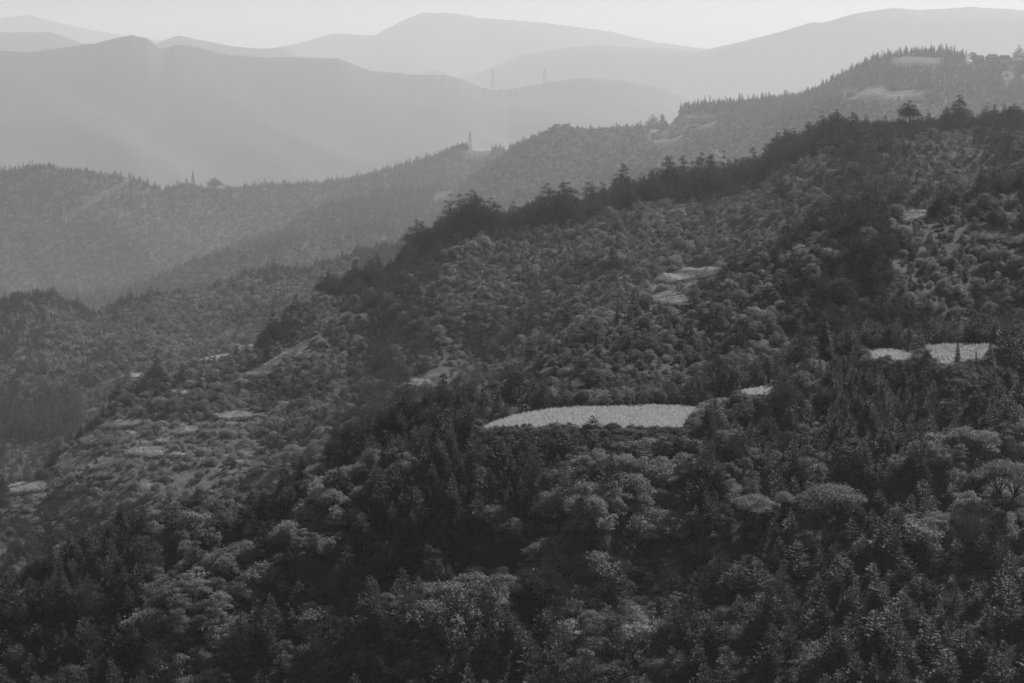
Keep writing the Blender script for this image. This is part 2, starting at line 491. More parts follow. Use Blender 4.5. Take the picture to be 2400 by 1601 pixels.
# ------------------------------------------------------------------ plant prototypes (trunk mesh, crown mesh)
def conifer(seed, H=8.0, Rr=2.2, up=0.35, dense=1.0, lw=0.10, mat='conifer', gap=0.38, base=0.08):
    g = np.random.default_rng(seed)
    C, A, B, S = [], [], [], []
    z = H * base
    lean = g.normal(0, .02, 2)
    while z < H * 0.985:
        q = z / H
        r = 1.2 * Rr * (1 - q ** 1.25) ** 0.95 * g.uniform(.7, 1.12) + 0.18
        nb = max(4, int((6.5 + 4 * (1 - q)) * dense))
        a0 = g.uniform(0, 6.28)
        for b in range(nb):
            a = a0 + b * 6.283 / nb + g.normal(0, .25)
            Lb = r * g.uniform(.6, 1.15)
            slope = up * (0.45 + 0.8 * q) + g.normal(0, .08)
            d = unit(np.array((math.cos(a), math.sin(a), slope)))
            side = np.array((-math.sin(a), math.cos(a), 0))
            ns = max(2, int(Lb / 0.21))
            sh = g.uniform(0, 1)
            for s_ in range(ns):
                f = .15 + .87 * (s_ + .4) / ns
                p = np.array((lean[0] * z, lean[1] * z, z)) + d * Lb * f + np.array((0, 0, -0.06 * f * Lb))
                ll = 0.18 + 0.5 * (1.02 - f) * min(1.2, Lb)
                for sg in (-1, 1):
                    tw = unit(d * 0.8 + side * sg * 0.9 + np.array((0, 0, g.normal(.1, .2))))
                    nrm = unit(np.array((g.normal(0, .35), g.normal(0, .35), 1.0)))
                    wv = unit(np.cross(tw, nrm))
                    C.append(p + tw * ll * .5); A.append(tw * ll * .62); B.append(wv * lw * g.uniform(.6, 1.2)); S.append(np.clip(sh * .5 + g.uniform(0, .5), 0, 1))
        z += gap * g.uniform(.8, 1.2) * (1.15 - .5 * q)
    for k in range(3):
        C.append(np.array((lean[0] * H, lean[1] * H, H * .97))); an = k * 1.57
        A.append(np.array((0, 0, .25))); B.append(np.array((math.cos(an), math.sin(an), 0)) * .06); S.append(.8)
    V = leaf_quads(np.array(C), np.array(A), np.array(B))
    crown = quad_mesh('crown', V, M[mat], np.array(S))
    tr = MB().tube([(0, 0, -1.5), (lean[0] * H * .5, lean[1] * H * .5, H * .5), (lean[0] * H, lean[1] * H, H * .98)], [H * .018, H * .011, H * .002], 6)
    return tr.mesh('trunk', M['bark']), crown
def clump_crown(seed, clumps, leaf, per, mat, hang=0.0, needle=False, flat=0.75):
    g = np.random.default_rng(seed)
    C, A, B, S = [], [], [], []
    for (cx, cy, cz, r) in clumps:
        n = int(per * g.uniform(.7, 1.3) * (r ** 1.6))
        d = unit(g.normal(0, 1, (n, 3)))
        d[:, 2] = np.where(d[:, 2] < -.35, -d[:, 2] * .6, d[:, 2])
        rad = r * (g.uniform(.5, 1.12, (n, 1)) + .35 * g.uniform(0, 1, (n, 1)) ** 6) * np.array((1, 1, flat))
        p = np.array((cx, cy, cz)) + d * rad
        nrm = unit(d * .5 + g.normal(0, .55, (n, 3)) + np.array((0, 0, .55)))
        if needle: ax = unit(d + g.normal(0, .35, (n, 3)) + np.array((0, 0, .25)))
        else: ax = unit(np.cross(nrm, g.normal(0, 1, (n, 3))))
        bx = unit(np.cross(ax, nrm))
        sz = leaf * g.uniform(.6, 1.3, (n, 1))
        C.append(p); A.append(ax * sz * (1.5 if needle else 1)); B.append(bx * sz * (.22 if needle else .55))
        S.append(np.clip(g.uniform(0, 1) * .5 + g.uniform(0, .5, n), 0, 1))
    V = leaf_quads(np.concatenate(C), np.concatenate(A), np.concatenate(B))
    return quad_mesh('crown', V, M[mat], np.concatenate(S))
def limb_mesh(seed, clumps, H0, r0, bark='bark', forks=1):
    g = np.random.default_rng(seed + 99)
    m = MB()
    stems = []
    for f in range(forks):
        a = f * 6.28 / max(forks, 1) + g.uniform(0, 1)
        o = (0.25 * math.cos(a), 0.25 * math.sin(a)) if forks > 1 else (0, 0)
        top = (o[0] * 5, o[1] * 5, H0)
        m.tube([(o[0] * .5, o[1] * .5, -1.2), (o[0] * 1.5, o[1] * 1.5, H0 * .5), top], [r0, r0 * .8, r0 * .6], 7)
        stems.append(top)
    for i, (cx, cy, cz, r) in enumerate(clumps):
        b = min(stems, key=lambda s: (s[0] - cx) ** 2 + (s[1] - cy) ** 2)
        mid = ((b[0] * .5 + cx * .5) + g.normal(0, .1), (b[1] * .5 + cy * .5) + g.normal(0, .1), b[2] * .55 + cz * .45)
        m.tube([(b[0], b[1], b[2] - .1), mid, (cx, cy, cz)], [r0 * .38, r0 * .22, r0 * .06], 5)
    return m.mesh('trunk', M[bark])
def broadleaf(seed, H=6.0, Rr=2.6, leaf=0.17, per=75, mat='broad', n=13, low=0.3, H0=None, r0=.13, forks=1, dome=False, flat=.75):
    g = np.random.default_rng(seed)
    cl = []
    for k in range(n):
        a = k * 2.399 + g.normal(0, .3); q = math.sqrt((k + .5) / n)
        rr = Rr * .78 * q * g.uniform(.8, 1.1)
        if not dome: rr *= g.uniform(.75, 1.25)
        zt = H * low + (H * (1 - low) - Rr * .28) * (1 - q ** 2.4 * .7) * g.uniform(.72, 1.02)
        if dome: zt = H * .92 - (q ** 2) * H * .22 - g.uniform(0, .05) * H
        cl.append((rr * math.cos(a), rr * math.sin(a), zt, Rr * g.uniform(.17, .40)))
        if not dome:
            cl.append((rr * math.cos(a + .5) * 1.0, rr * math.sin(a + .5) * 1.0, zt * g.uniform(.35, .65) + H * low * .3, Rr * g.uniform(.18, .36)))
    return limb_mesh(seed, cl, H0 if H0 else H * low, r0, forks=forks), clump_crown(seed, cl, leaf, per, mat, flat=flat)
def pine(seed, H=9.0, Rr=2.6, base=.35, leaf=.26, per=70, tiers=7, mat='pine', bark='bark', point=.75):
    g = np.random.default_rng(seed)
    cl = []
    m = MB().tube([(0, 0, -1.5), (.1, 0, H * .5), (0, .1, H * .97)], [H * .02, H * .014, H * .004], 7)
    for k in range(tiers):
        q = k / (tiers - 1)
        z = H * (base + (.96 - base) * q)
        w = Rr * (math.sin(math.pi * min(1, .35 + .65 * q)) ** .7 * (1 - point * q) + .2) * g.uniform(.75, 1.2)
        nb = max(1, int(5 * (1 - q) + 2)) if k < tiers - 1 else 1
        a0 = g.uniform(0, 6.28)
        for b in range(nb):
            a = a0 + b * 6.28 / nb + g.normal(0, .2); rr = w * .72 * g.uniform(.8, 1.15) if nb > 1 else 0
            c = (rr * math.cos(a), rr * math.sin(a), z + .15 * rr + g.normal(0, .32), max(.07 * H, w * .5) * g.uniform(.75, 1.2))
            cl.append(c)
            if nb > 1: m.tube([(0, 0, z - .3), (c[0] * .6, c[1] * .6, z - .05), c[:3]], [H * .007, H * .005, .02], 5)
    return m.mesh('trunk', M[bark]), clump_crown(seed, cl, leaf, per, mat, needle=True, flat=.85)
def joined(pair, name):
    """one mesh of trunk and crown, for the stuff masses"""
    tr, cr = pair
    import bmesh
    bm = bmesh.new(); bm.from_mesh(cr); n = len(bm.faces)
    bm.from_mesh(tr)
    bm.faces.ensure_lookup_table()
    for i in range(n, len(bm.faces)): bm.faces[i].material_index = 1
    me = bpy.data.meshes.new(name); bm.to_mesh(me); bm.free()
    me.materials.append(cr.materials[0]); me.materials.append(tr.materials[0])
    return me
P = {}
P['conifer'] = [conifer(11, 8, 2.9, .5, gap=.42, base=.03), conifer(12, 8, 2.4, .7, gap=.42, base=.03), conifer(13, 8, 3.3, .45, gap=.48, base=.02), conifer(14, 8, 2.0, .6, .9, gap=.4, base=.03),
                conifer(15, 7, 3.0, .85, .8, gap=.5, base=.05, lw=.16), conifer(16, 8, 2.3, .35, gap=.42, base=.03)]
P['broad'] = [broadleaf(21, 6, 2.7, .13, 190, low=.12, n=19), broadleaf(22, 6, 2.3, .13, 210, low=.1, n=13), broadleaf(23, 6, 3.2, .14, 170, low=.2, n=24), broadleaf(24, 6, 2.0, .12, 230, low=.12, n=12),
              broadleaf(25, 6, 2.8, .16, 130, low=.08, n=14), broadleaf(26, 6, 2.5, .12, 200, low=.3, n=12, H0=1.9)]
P['scrub'] = [broadleaf(31, 3, 2.0, .11, 230, 'scrub', 11, .03, .2, .05), broadleaf(32, 3, 2.5, .12, 200, 'scrub', 14, .03, .2, .05), broadleaf(33, 3, 1.7, .11, 240, 'scrub', 9, .03, .2, .05)]
P['pine'] = [pine(41, 9, 2.7, .15, .17, 150, 8), pine(42, 9, 2.3, .12, .17, 150, 9), pine(43, 9, 3.1, .15, .18, 140, 8, point=.6), pine(44, 9, 2.6, .1, .17, 150, 8)]
P['farcon'] = [conifer(51, 8, 1.9, .2, .8, .34, gap=.7), conifer(52, 8, 1.4, .25, .8, .34, gap=.7), conifer(53, 8, 2.3, .2, .8, .36, gap=.7)]
P['farbroad'] = [broadleaf(61, 6, 3.0, .38, 22, 'broad', 10, .1), broadleaf(62, 6, 3.4, .4, 20, 'pine', 10, .1), broadleaf(63, 5, 3.2, .38, 20, 'broad', 10, .08)]

MEADOW = [np.array([(60,1130),(120,1085),(150,1030),(260,955),(420,965),(600,930),(650,985),(600,1060),(560,1110),(330,1200),(60,1215),(0,1190),(0,1140)], float),
          np.array([(555,862),(640,815),(735,765),(760,790),(700,840),(640,870)], float),
          np.array([(1440,720),(1480,665),(1560,610),(1680,608),(1690,640),(1600,700),(1520,712)], float),
          np.array([(900,900),(960,862),(1040,835),(1060,860),(1010,905)], float)]
# ------------------------------------------------------------------ where every plant stands
def in_block(u, v, extra=()):
    r = np.zeros(u.shape, bool)
    for b in list(BLOCK) + list(extra):
        m = (u > b[:, 0].min()) & (u < b[:, 0].max()) & (v > b[:, 1].min()) & (v < b[:, 1].max())
        if m.any():
            q = r[m]; q |= inside(b, u[m], v[m]); r[m] = q
    return r
PATHS = [   # picture lines of the pale footpaths: points, width in metres
    ([(0,1128),(60,1112),(105,1106),(122,1090),(135,1060),(150,1040),(185,1010),(215,985)], 2.6),
    ([(556,857),(590,852),(620,832),(660,805),(700,785),(730,772)], 3.4),
    ([(556,858),(600,856),(640,856)], 2.8),
    ([(535,808),(555,795),(575,788)], 2.4),
    ([(100,1166),(125,1150),(150,1128),(165,1110)], 2.4),
    ([(220,882),(245,874),(275,866),(300,860)], 2.0),
    ([(930,880),(975,868),(1000,852),(1030,845)], 2.0),
    ([(1590,694),(1620,698),(1645,694)], 1.6),
    ([(1640,345),(1660,362),(1672,380)], 9.0),
    ([(1515,355),(1520,380),(1517,400)], 8.0),
    ([(1500,325),(1535,323),(1560,316),(1572,310)], 8.0),
    ([(1600,292),(1625,288),(1642,283)], 8.0),
    ([(2015,217),(2060,213),(2105,208)], 7.0),
    ([(2028,221),(2070,219),(2120,211)], 6.0),
    ([(285,985),(320,1000),(350,1015),(345,1030),(300,1045),(270,1060)], 2.2),
    ([(405,1000),(440,1015),(430,1040)], 2.0),
    ([(300,412),(240,440),(180,480),(150,512)], 12.0),
]
for pts, w in PATHS:
    q = [(u, v - 3) for (u, v) in pts] + [(u, v + 3) for (u, v) in pts[::-1]]
    BLOCK.append(np.array(q, float))
NEAR_BLOCK = [np.array([(a, b), (c, b), (c, d), (a, d)], float) for (a, b, c, d) in ((2042,222,2126,264),(2140,215,2235,240))]
HOUSE_BLOCK = [(1535,262,1640,290),(1490,300,1535,322),(1938,200,1972,226),(2088,220,2118,238),(2225,120,2345,141),(2215,130,2232,142),(2300,165,2330,180),(2350,170,2360,180)]
for (a, b, c, d) in HOUSE_BLOCK: BLOCK.append(np.array([(a, b), (c, b), (c, d), (a, d)], float))

RUNMAX = np.maximum.accumulate(np.where(Y > 330, Z / Y, -9), axis=1)
def scatter(y0, y1, s0, s1, margin=0.003, tmax=0.262):
    xs, ys = [], []
    y = y0
    while y < y1:
        s = s0 + (s1 - s0) * (y - y0) / (y1 - y0)
        w = tmax * y
        n = int(2 * w / s)
        x = -w + (np.arange(n) + rng.uniform(-1, 1, n)) * s + rng.uniform(0, s)
        xs.append(x); ys.append(y + rng.uniform(-1, 1, n) * s)
        y += s
    x = np.concatenate(xs); y = np.concatenate(ys)
    z = height(x, y)
    ti = np.clip(np.searchsorted(tt, x / y), 0, NT - 1); yi = np.clip(np.searchsorted(yy, y * .985) - 1, 0, NY - 1)
    return x, y, z, RUNMAX[ti, yi]
STUFF = {}
ALLC = []     # near candidates for individuals
def put(kind, x, y, z, h, yaw, idx):
    STUFF.setdefault(kind, []).append(np.stack([x, y, z, h, yaw, idx], 1))
def zone(y0, y1, s0, s1, far=False, near=False):
    x, y, z, rm = scatter(y0, y1, s0, s1)
    n = len(x)
    u, v = proj(x, y, z)
    # picture distance below the crest of the hill it stands on
    bel = np.full(n, 1e9); lay = np.zeros(n, int)
    for k in range(1, 7):
        yc, s = crest(k, x / y)
        ok = (y <= yc * 1.03) & (lay == 0)
        lay[ok] = k; bel[ok] = ((s - z / y) * F)[ok]
    big = fbm(x / (y * .05), y / (y * .05) * .6 + 40, 71, 3)
    med = fbm(x / (y * .012), y / (y * .02), 72, 3)
    r = rng.uniform(0, 1, n)
    sc_ = rng.uniform(.7, 1.25, n)
    kind = np.full(n, 'broad', dtype=object); h = np.full(n, 5.0)
    if near:
        sd = spur_dist(x, y); onsp = np.exp(-(sd / 8.0) ** 2)
        pc = np.clip((big - .5) * 4 + (med - .5) * 3 + .68 - 1.2 * onsp, .04, .93)
        sc_ = rng.uniform(.45, 1.35, n)
        kind[r < pc] = 'conifer'
        h = np.where(kind == 'conifer', 6.2, 4.1) * sc_
        sb = (rng.uniform(0, 1, n) < .2 + .8 * onsp) & (kind == 'broad')
        kind[sb] = 'scrub'; h[sb] = 4.0 * sc_[sb]  # paler shrubs massed on the spurs put their sunlit bands into leaf colour
        dk = (rng.uniform(0, 1, n) < .035) & (onsp < .3); kind[dk] = 'pine'; h[dk] = 7.0 * sc_[dk]
        # taller stand close to the viewer on the right
        h *= np.interp(v, [950, 1300, 1568], [.85, 1.1, 1.5]) * np.interp(u, [0, 1200, 2351], [.8, 1, 1.1])
    elif not far:
        pk = np.select([lay == 2, lay == 3, lay == 4], [.25, .16, .22], .2)
        cr = np.clip(1 - bel / np.where(lay == 3, 48, 34), 0, 1)
        if True:
            pd = np.clip(cr * np.where(lay == 3, np.interp(u, [700, 1000, 1700, 2351], [.2, .6, .75, .55]), .5) + (big - .55) * 2.2, 0, .9)
            isd = r < pd
            kind[isd] = 'pine'; h = np.where(isd, 5.2, 3.6) * sc_
            h = np.where(isd & (lay == 3) & (cr > .3), 7.5 * sc_, h)
            stand = (lay == 3) & (bel < 16) & (((u > 930) & (u < 1680)) | ((u > 1790) & (u < 1935)))
            isd |= stand; kind[stand] = 'pine'; h[stand] = np.where(u[stand] > 1700, 6.5, 10.0) * np.clip(sc_[stand], .8, 1.15)
            sb = ~isd & (rng.uniform(0, 1, n) < .5); kind[sb] = 'scrub'; h[sb] = 2.4 * sc_[sb]
            cn = ~isd & ~sb & (rng.uniform(0, 1, n) < pk + (med - .5)); kind[cn] = 'conifer'; h[cn] = 4.6 * sc_[cn]
        gap = (fbm(x / 22, y / 30, 75, 3) < .40) & ~isd; h = np.where(gap, h * .6, h)
        h = h * np.where(rng.uniform(0, 1, n) < .08, 1.7, 1)
        h = np.where(lay == 4, h * 1.5, h); h = np.where(lay == 3, h * 1.2, h)
        # dark stand on the left of the valley
        st = (u > -300) & (u < 170 + 60 * (med - .3)) & (v > 850 + 120 * med) & (v < 1010) & (lay == 4) & (rng.uniform(0, 1, n) < .7)
        kind[st] = 'conifer'; h[st] = 12 * sc_[st]
    else:
        kind[:] = 'farbroad'
        cn = r < np.clip(.35 + (1 - bel / 60) * .35 + (big - .5) * 2, .1, .85); kind[cn] = 'farcon'
        h = np.where(cn, 15.0, 11.0) * sc_ * np.clip(y / 5500, .6, 1.1)
        spike = cn & (rng.uniform(0, 1, n) < .12); h[spike] *= 1.5
    if not near and not far:
        md = np.zeros(n, bool)
        for q in MEADOW: md |= inside(q, u, v)
        md &= lay == 3
        keep = rng.uniform(0, 1, n) < .6
        x = np.where(md & ~keep, -1e6, x)
        kind[md & keep] = np.where(rng.uniform(0, 1, int((md & keep).sum())) < .7, 'scrub', 'broad'); h = np.where(md, 2.6 * sc_ ** 2, h)
    # visible from the front?
    h = np.where((lay == 3) & (u > 1945) & (bel < 30), h * .6, h)
    vis = ((z + h) / y > rm - np.where(y < 2900, .010, .004)) & (x > -9e5)
    inf = (u > -330) & (u < 2680) & (v < 1720)
    ok = vis & inf
    for f in (0.02, .5, 1.0):
        uu, vv = proj(x, y, z + h * f)
        b = in_block(uu, vv, () if far else NEAR_BLOCK)
        if .4 < f < .6:
            wpx = h * .3 * F / y
            b |= in_block(uu - wpx, vv) | in_block(uu + wpx, vv)
        if f < .1: ok &= ~b
        else:
            # too tall in front of a field: keep as low scrub where that clears the view
            low = b & ok
            kind[low] = 'lowscrub' if not far else 'farbroad'; h[low] = np.minimum(h[low], .9 if not far else 4)
    uu, vv = proj(x, y, z + h)
    ok &= ~in_block(uu, vv, () if far else NEAR_BLOCK)
    for (hu, hv0, hv1, hw, hy) in HB:
        m = ok & (np.abs(u - hu) < hw) & (y < hy + 1.5) & (y > hy * .6)
        if m.any():
            top = vv[m]; lim = hv0 + (hv1 - hv0) * .78
            over = top < lim
            hn = np.maximum(.6, (v[m] - lim) * y[m] / F)
            hm = h[m]; hm[over] = np.minimum(hm[over], hn[over]); h[m] = hm
    for (w, zz, pp) in PLATES[:4 + len(TERR)]:
        m = ok & (np.abs(x - w[:, 0].mean()) < 60) & (np.abs(y - w[:, 1].mean()) < 80)
        if m.any():
            q = ok[m]; q &= (pdist(w, x[m], y[m]) > .6) | (np.abs(z[m] - zz) > 1.2); ok[m] = q
    x, y, z, h, kind, u, v = x[ok], y[ok], z[ok], h[ok], kind[ok], u[ok], v[ok]
    yaw = rng.uniform(0, 6.283, len(x))
    for kd in set(kind):
        m = kind == kd
        real = 'scrub' if kd == 'lowscrub' else kd
        nv = len(P[real])
        idx = rng.integers(0, nv, m.sum())
        arr = np.stack([x[m], y[m], z[m], h[m], yaw[m], idx], 1)
        if near and real in ('conifer', 'broad', 'scrub', 'pine'):
            uu, vv = u[m], v[m]
            vis_in = (uu > 5) & (uu < 2346) & (vv - h[m] * F / y[m] * .6 < 1560) & (h[m] > 1.2)
            size = h[m] / y[m]
            ALLC.append((real, arr, uu, vv, np.where(vis_in, size, 0)))
        else:
            STUFF.setdefault(real, []).append(arr)
# ------------------------------------------------------------------ ground sheet
def ground():
    V = np.stack([X, Y, Z], -1).reshape(-1, 3).astype(np.float32)
    i, j = np.meshgrid(np.arange(NT - 1), np.arange(NY - 1), indexing='ij')
    a = (i * NY + j).ravel(); Q = np.stack([a, a + NY, a + NY + 1, a + 1], 1).astype(np.int32)
    n = len(Q)
    me = bpy.data.meshes.new('ground')
    me.vertices.add(len(V)); me.vertices.foreach_set('co', V.ravel())
    me.loops.add(n * 4); me.loops.foreach_set('vertex_index', Q.ravel())
    me.polygons.add(n); me.polygons.foreach_set('loop_start', np.arange(0, n * 4, 4, dtype=np.int32))
    me.polygons.foreach_set('loop_total', np.full(n, 4, np.int32))
    me.update(calc_edges=True)
    me.materials.append(M['ground'])
    me.shade_smooth()
    o = bpy.data.objects.new('hills', me); COL.objects.link(o)
    o['kind'] = 'structure'; o['label'] = 'bare ground of the forested hillsides and mountain ridges'
ground()

def plate_mesh(name, w, z, mat, label, dz=.06, th=None):
    """flat sheet laid on a levelled patch, edge wobbling a little"""
    n = len(w)
    pts = []
    for i in range(n):
        a, b = w[i], w[(i + 1) % n]
        k = max(2, int(np.hypot(*(b - a)) / 2.5))
        for q in range(k):
            p = a + (b - a) * q / k
            pts.append(p)
    c = w.mean(0)
    g = np.random.default_rng(int(abs(w[0, 0]) * 10) + 3)
    pts = [c + (p - c) * (1 + g.normal(0, .02)) for p in pts]
    vs = [(p[0], p[1], z + dz) for p in pts]
    o = mesh_obj(name, vs, [tuple(range(len(vs)))], mat)
    me = o.data
    if me.polygons[0].normal.z < 0: me.flip_normals()
    o['kind'] = 'structure'; o['label'] = label
    return o
for (w, z, pp), lab in zip(FIELD_PLATES, ['ground of the large pale crop field on the foreground terrace', 'ground of the small pale field right of the large field',
                                          'ground of the field with pale crop rows at right', 'ground of the bushy pale patch left of the crop rows']):
    plate_mesh('field', w, z, M['soil'], lab)
def drape(poly, mat, lab, name='clearing', n=14, lift=.8):
    """a sheet following the slope inside a picture outline"""
    p = np.array(poly, float); us = np.linspace(p[:, 0].min(), p[:, 0].max(), n * 3); vs_ = np.linspace(p[:, 1].min(), p[:, 1].max(), n)
    idx, vs, fs = {}, [], []
    for i, u in enumerate(us):
        for j, v in enumerate(vs_):
            h = hit(u, v)
            if h: idx[i, j] = len(vs); vs.append((h[0], h[1], float(height(h[0], h[1])) + lift))
    for i in range(len(us) - 1):
        for j in range(n - 1):
            k = [(i, j), (i + 1, j), (i + 1, j + 1), (i, j + 1)]
            if all(q in idx for q in k) and inside(p, np.array([(us[i] + us[i + 1]) / 2]), np.array([(vs_[j] + vs_[j + 1]) / 2]))[0]:
                Y4 = [vs[idx[q]][1] for q in k]
                if max(Y4) < min(Y4) * 1.06: fs.append(tuple(idx[q] for q in k))
    if fs:
        o = mesh_obj(name, vs, fs, M[mat]); o['kind'] = 'structure'; o['label'] = lab
for q in CLEAR: drape(q, 'clear', 'pale clearing on the far wooded ridge')
for q in MEADOW: drape(q, 'meadow', 'rough grass between bushes on the terraced hillside', 'meadow', 22, .25)
for q in TERR: drape(q, 'grass', 'pale grassy terrace on the hillside', 'terrace', 12, .45)
def path_mesh(pts, wd):
    P3 = []
    for i in range(len(pts) - 1):
        for q in range(8):
            f = q / 8
            h = hit(pts[i][0] * (1 - f) + pts[i + 1][0] * f, pts[i][1] * (1 - f) + pts[i + 1][1] * f)
            if h and (not P3 or abs(h[1] - P3[-1][1]) < .12 * h[1]): P3.append(h)
    vs, fs = [], []
    for i, p in enumerate(P3):
        a = np.array(P3[min(i + 1, len(P3) - 1)][:2]) - np.array(P3[max(i - 1, 0)][:2]); a /= np.linalg.norm(a) + 1e-9
        nx, ny = -a[1], a[0]
        for sg in (-1, 0, 1):
            x, y = p[0] + nx * sg * wd / 2, p[1] + ny * sg * wd / 2
            vs.append((x, y, float(height(x, y)) + .12 + wd * .03))
    for i in range(len(P3) - 1):
        for k in range(2): fs.append((i * 3 + k, i * 3 + k + 1, i * 3 + k + 4, i * 3 + k + 3))
    if fs:
        o = mesh_obj('path', vs, fs, M['path']); o['kind'] = 'structure'; o['label'] = 'pale footpath on the hillside'
for pts, wd in PATHS: path_mesh(pts, wd)

# ------------------------------------------------------------------ the countless rest: one object per kind
def gn_stuff(name, arr, protos, baseh, label):
    arr = np.concatenate(arr)
    me = bpy.data.meshes.new(name)
    me.vertices.add(len(arr)); me.vertices.foreach_set('co', np.ascontiguousarray(arr[:, :3], np.float32).ravel())
    for an, tp, val in (('size', 'FLOAT', arr[:, 3] / baseh), ('yaw', 'FLOAT', arr[:, 4]), ('pick', 'INT', arr[:, 5])):
        a = me.attributes.new(an, tp, 'POINT'); a.data.foreach_set('value', val.astype(np.int32 if tp == 'INT' else np.float32))
    o = bpy.data.objects.new(name, me); COL.objects.link(o)
    pc = bpy.data.collections.new(name + ' kinds')
    for i, pm in enumerate(protos):
        po = bpy.data.objects.new(f'{name}_kind_{i:02d}', pm); pc.objects.link(po)
    ng = bpy.data.node_groups.new(name, 'GeometryNodeTree')
    ng.interface.new_socket('Geometry', in_out='INPUT', socket_type='NodeSocketGeometry')
    ng.interface.new_socket('Geometry', in_out='OUTPUT', socket_type='NodeSocketGeometry')
    n, l = ng.nodes, ng.links
    gi, go = n.new('NodeGroupInput'), n.new('NodeGroupOutput')
    iop = n.new('GeometryNodeInstanceOnPoints')
    ci = n.new('GeometryNodeCollectionInfo'); ci.inputs['Collection'].default_value = pc
    ci.inputs['Separate Children'].default_value = True; ci.inputs['Reset Children'].default_value = True
    def na(nm, tp):
        q = n.new('GeometryNodeInputNamedAttribute'); q.data_type = tp; q.inputs['Name'].default_value = nm; return q.outputs[0]
    cx = n.new('ShaderNodeCombineXYZ'); l.new(na('yaw', 'FLOAT'), cx.inputs[2])
    l.new(gi.outputs[0], iop.inputs['Points']); l.new(ci.outputs[0], iop.inputs['Instance'])
    iop.inputs['Pick Instance'].default_value = True
    l.new(na('pick', 'INT'), iop.inputs['Instance Index']); l.new(cx.outputs[0], iop.inputs['Rotation']); l.new(na('size', 'FLOAT'), iop.inputs['Scale'])
    l.new(iop.outputs[0], go.inputs[0])
    md = o.modifiers.new('plants', 'NODES'); md.node_group = ng
    o['kind'] = 'stuff'; o['label'] = label
    print('STUFF', name, len(arr))
    return o
# ------------------------------------------------------------------ crops
def tuft(seed, n, h, spread, w, mat):
    g = np.random.default_rng(seed)
    C, A, B = [], [], []
    for k in range(n):
        a = g.uniform(0, 6.28); p = np.array((g.normal(0, spread), g.normal(0, spread), 0)); hh = h * g.uniform(.6, 1.1)
        ax = np.array((g.normal(0, .22), g.normal(0, .22), 1)) * hh * .5
        C.append(p + ax); A.append(ax); B.append(np.array((math.cos(a), math.sin(a), 0)) * w)
    return quad_mesh('tuft', leaf_quads(np.array(C), np.array(A), np.array(B)), M[mat], g.uniform(0, 1, n))
GRASS = [tuft(90 + k, 12, .7, .35, .06, 'grassblade') for k in range(4)]
TUFTS = [tuft(80 + k, 14, .75, .16, .045, 'crop') for k in range(4)]
def crop(name, plate, sx, sy, label, rows=False, h=1.0, thin=0):
    w, z, pp = plate
    pts = []
    y = w[:, 1].min(); r = 0
    while y < w[:, 1].max():
        x = w[:, 0].min()
        while x < w[:, 0].max():
            pts.append((x + random.gauss(0, sx * .25), y + random.gauss(0, .12 if rows else sy * .25) + (math.sin(x * .22 + r) * .5 if rows else 0))); x += sx
        y += sy; r += 1
    p = np.array(pts); p = p[inside(w, p[:, 0], p[:, 1])]
    if thin: p = p[fbm(p[:, 0] / 4, p[:, 1] / 4, 9, 2) > thin]
    n = len(p)
    arr = np.stack([p[:, 0], p[:, 1], np.full(n, z + .05), h * rng.uniform(.7, 1.25, n), rng.uniform(0, 6.28, n), rng.integers(0, 4, n)], 1)
    gn_stuff(name, [arr], TUFTS, 1.0, label)
crop('ripe_crop', FIELD_PLATES[0], .42, .5, 'dense pale upright crop filling the large terrace field')
crop('ripe_crop', FIELD_PLATES[1], .42, .5, 'dense pale crop in the small field right of the large one', h=1.2)
crop('crop_rows', FIELD_PLATES[2], .34, 3.3, 'pale crop standing in long wavy rows', rows=True, h=1.3)
crop('crop_rows', FIELD_PLATES[3], .5, 1.2, 'ragged pale crop among bushes left of the rows', rows=True, h=1.2)
gp = []
for q in TERR:
    q = np.array(q, float); n = int((np.ptp(q[:, 0]) + 16) * (np.ptp(q[:, 1]) + 10) * .5)
    uu = rng.uniform(q[:, 0].min() - 8, q[:, 0].max() + 8, n); vv = rng.uniform(q[:, 1].min() - 5, q[:, 1].max() + 5, n)
    for u, v in zip(uu, vv):
        h = hit(u, v, 440)
        if h and h[1] < 2000: gp.append((h[0], h[1], float(height(h[0], h[1])), random.uniform(.5, 1.3), random.uniform(0, 6), random.randrange(4)))
gn_stuff('pale_grass', [np.array(gp)], GRASS, 1.0, 'thin pale grass growing on the hillside terraces and field banks')

# ------------------------------------------------------------------ single trees one can tell apart
HB = [(1735, 888, 914, 46, 512), (2200, 795, 846, 92, 542), (2045, 806, 834, 60, 540), (1370, 938, 984, 250, 478)]
def hero(pair, name, u, v, hpx, basepx_h, label, cat='tree', wf=1.0, layer=None, yaw=0.3, y=None, group=None):
    if y is not None:
        t, s = ray(u, v); p = (float(t * y), y, float(height(t * y, y)))
    elif layer: p = on_crest(u, layer)
    else: p = hit(u, v) or on_crest(u, 3)
    # height in metres so that its top reaches v - hpx
    t, s = ray(u, v - hpx)
    h = max(1.0, p[1] * float(s) - p[2]) if (layer or y is not None) else hpx * p[1] / F
    e = bpy.data.objects.new(name, None); COL.objects.link(e)
    e.location = p; e.rotation_euler = (0, 0, yaw); k = h / basepx_h; e.scale = (k * wf, k * wf, k)
    tag(e, label, cat, group)
    pu, pv = proj(*p); hp_ = h * F / p[1]
    if p[1] < 1300: HB.append((float(pu), float(pv - hp_), float(pv), hp_ * .33 * wf, p[1]))
    for pn, me in zip(('trunk', 'crown'), pair):
        c = bpy.data.objects.new(pn, me); COL.objects.link(c); c.parent = e
    return e
bigbroad = broadleaf(101, 10, 4.2, .15, 150, 'pine', 22, .3, H0=2.4, r0=.22, forks=2)
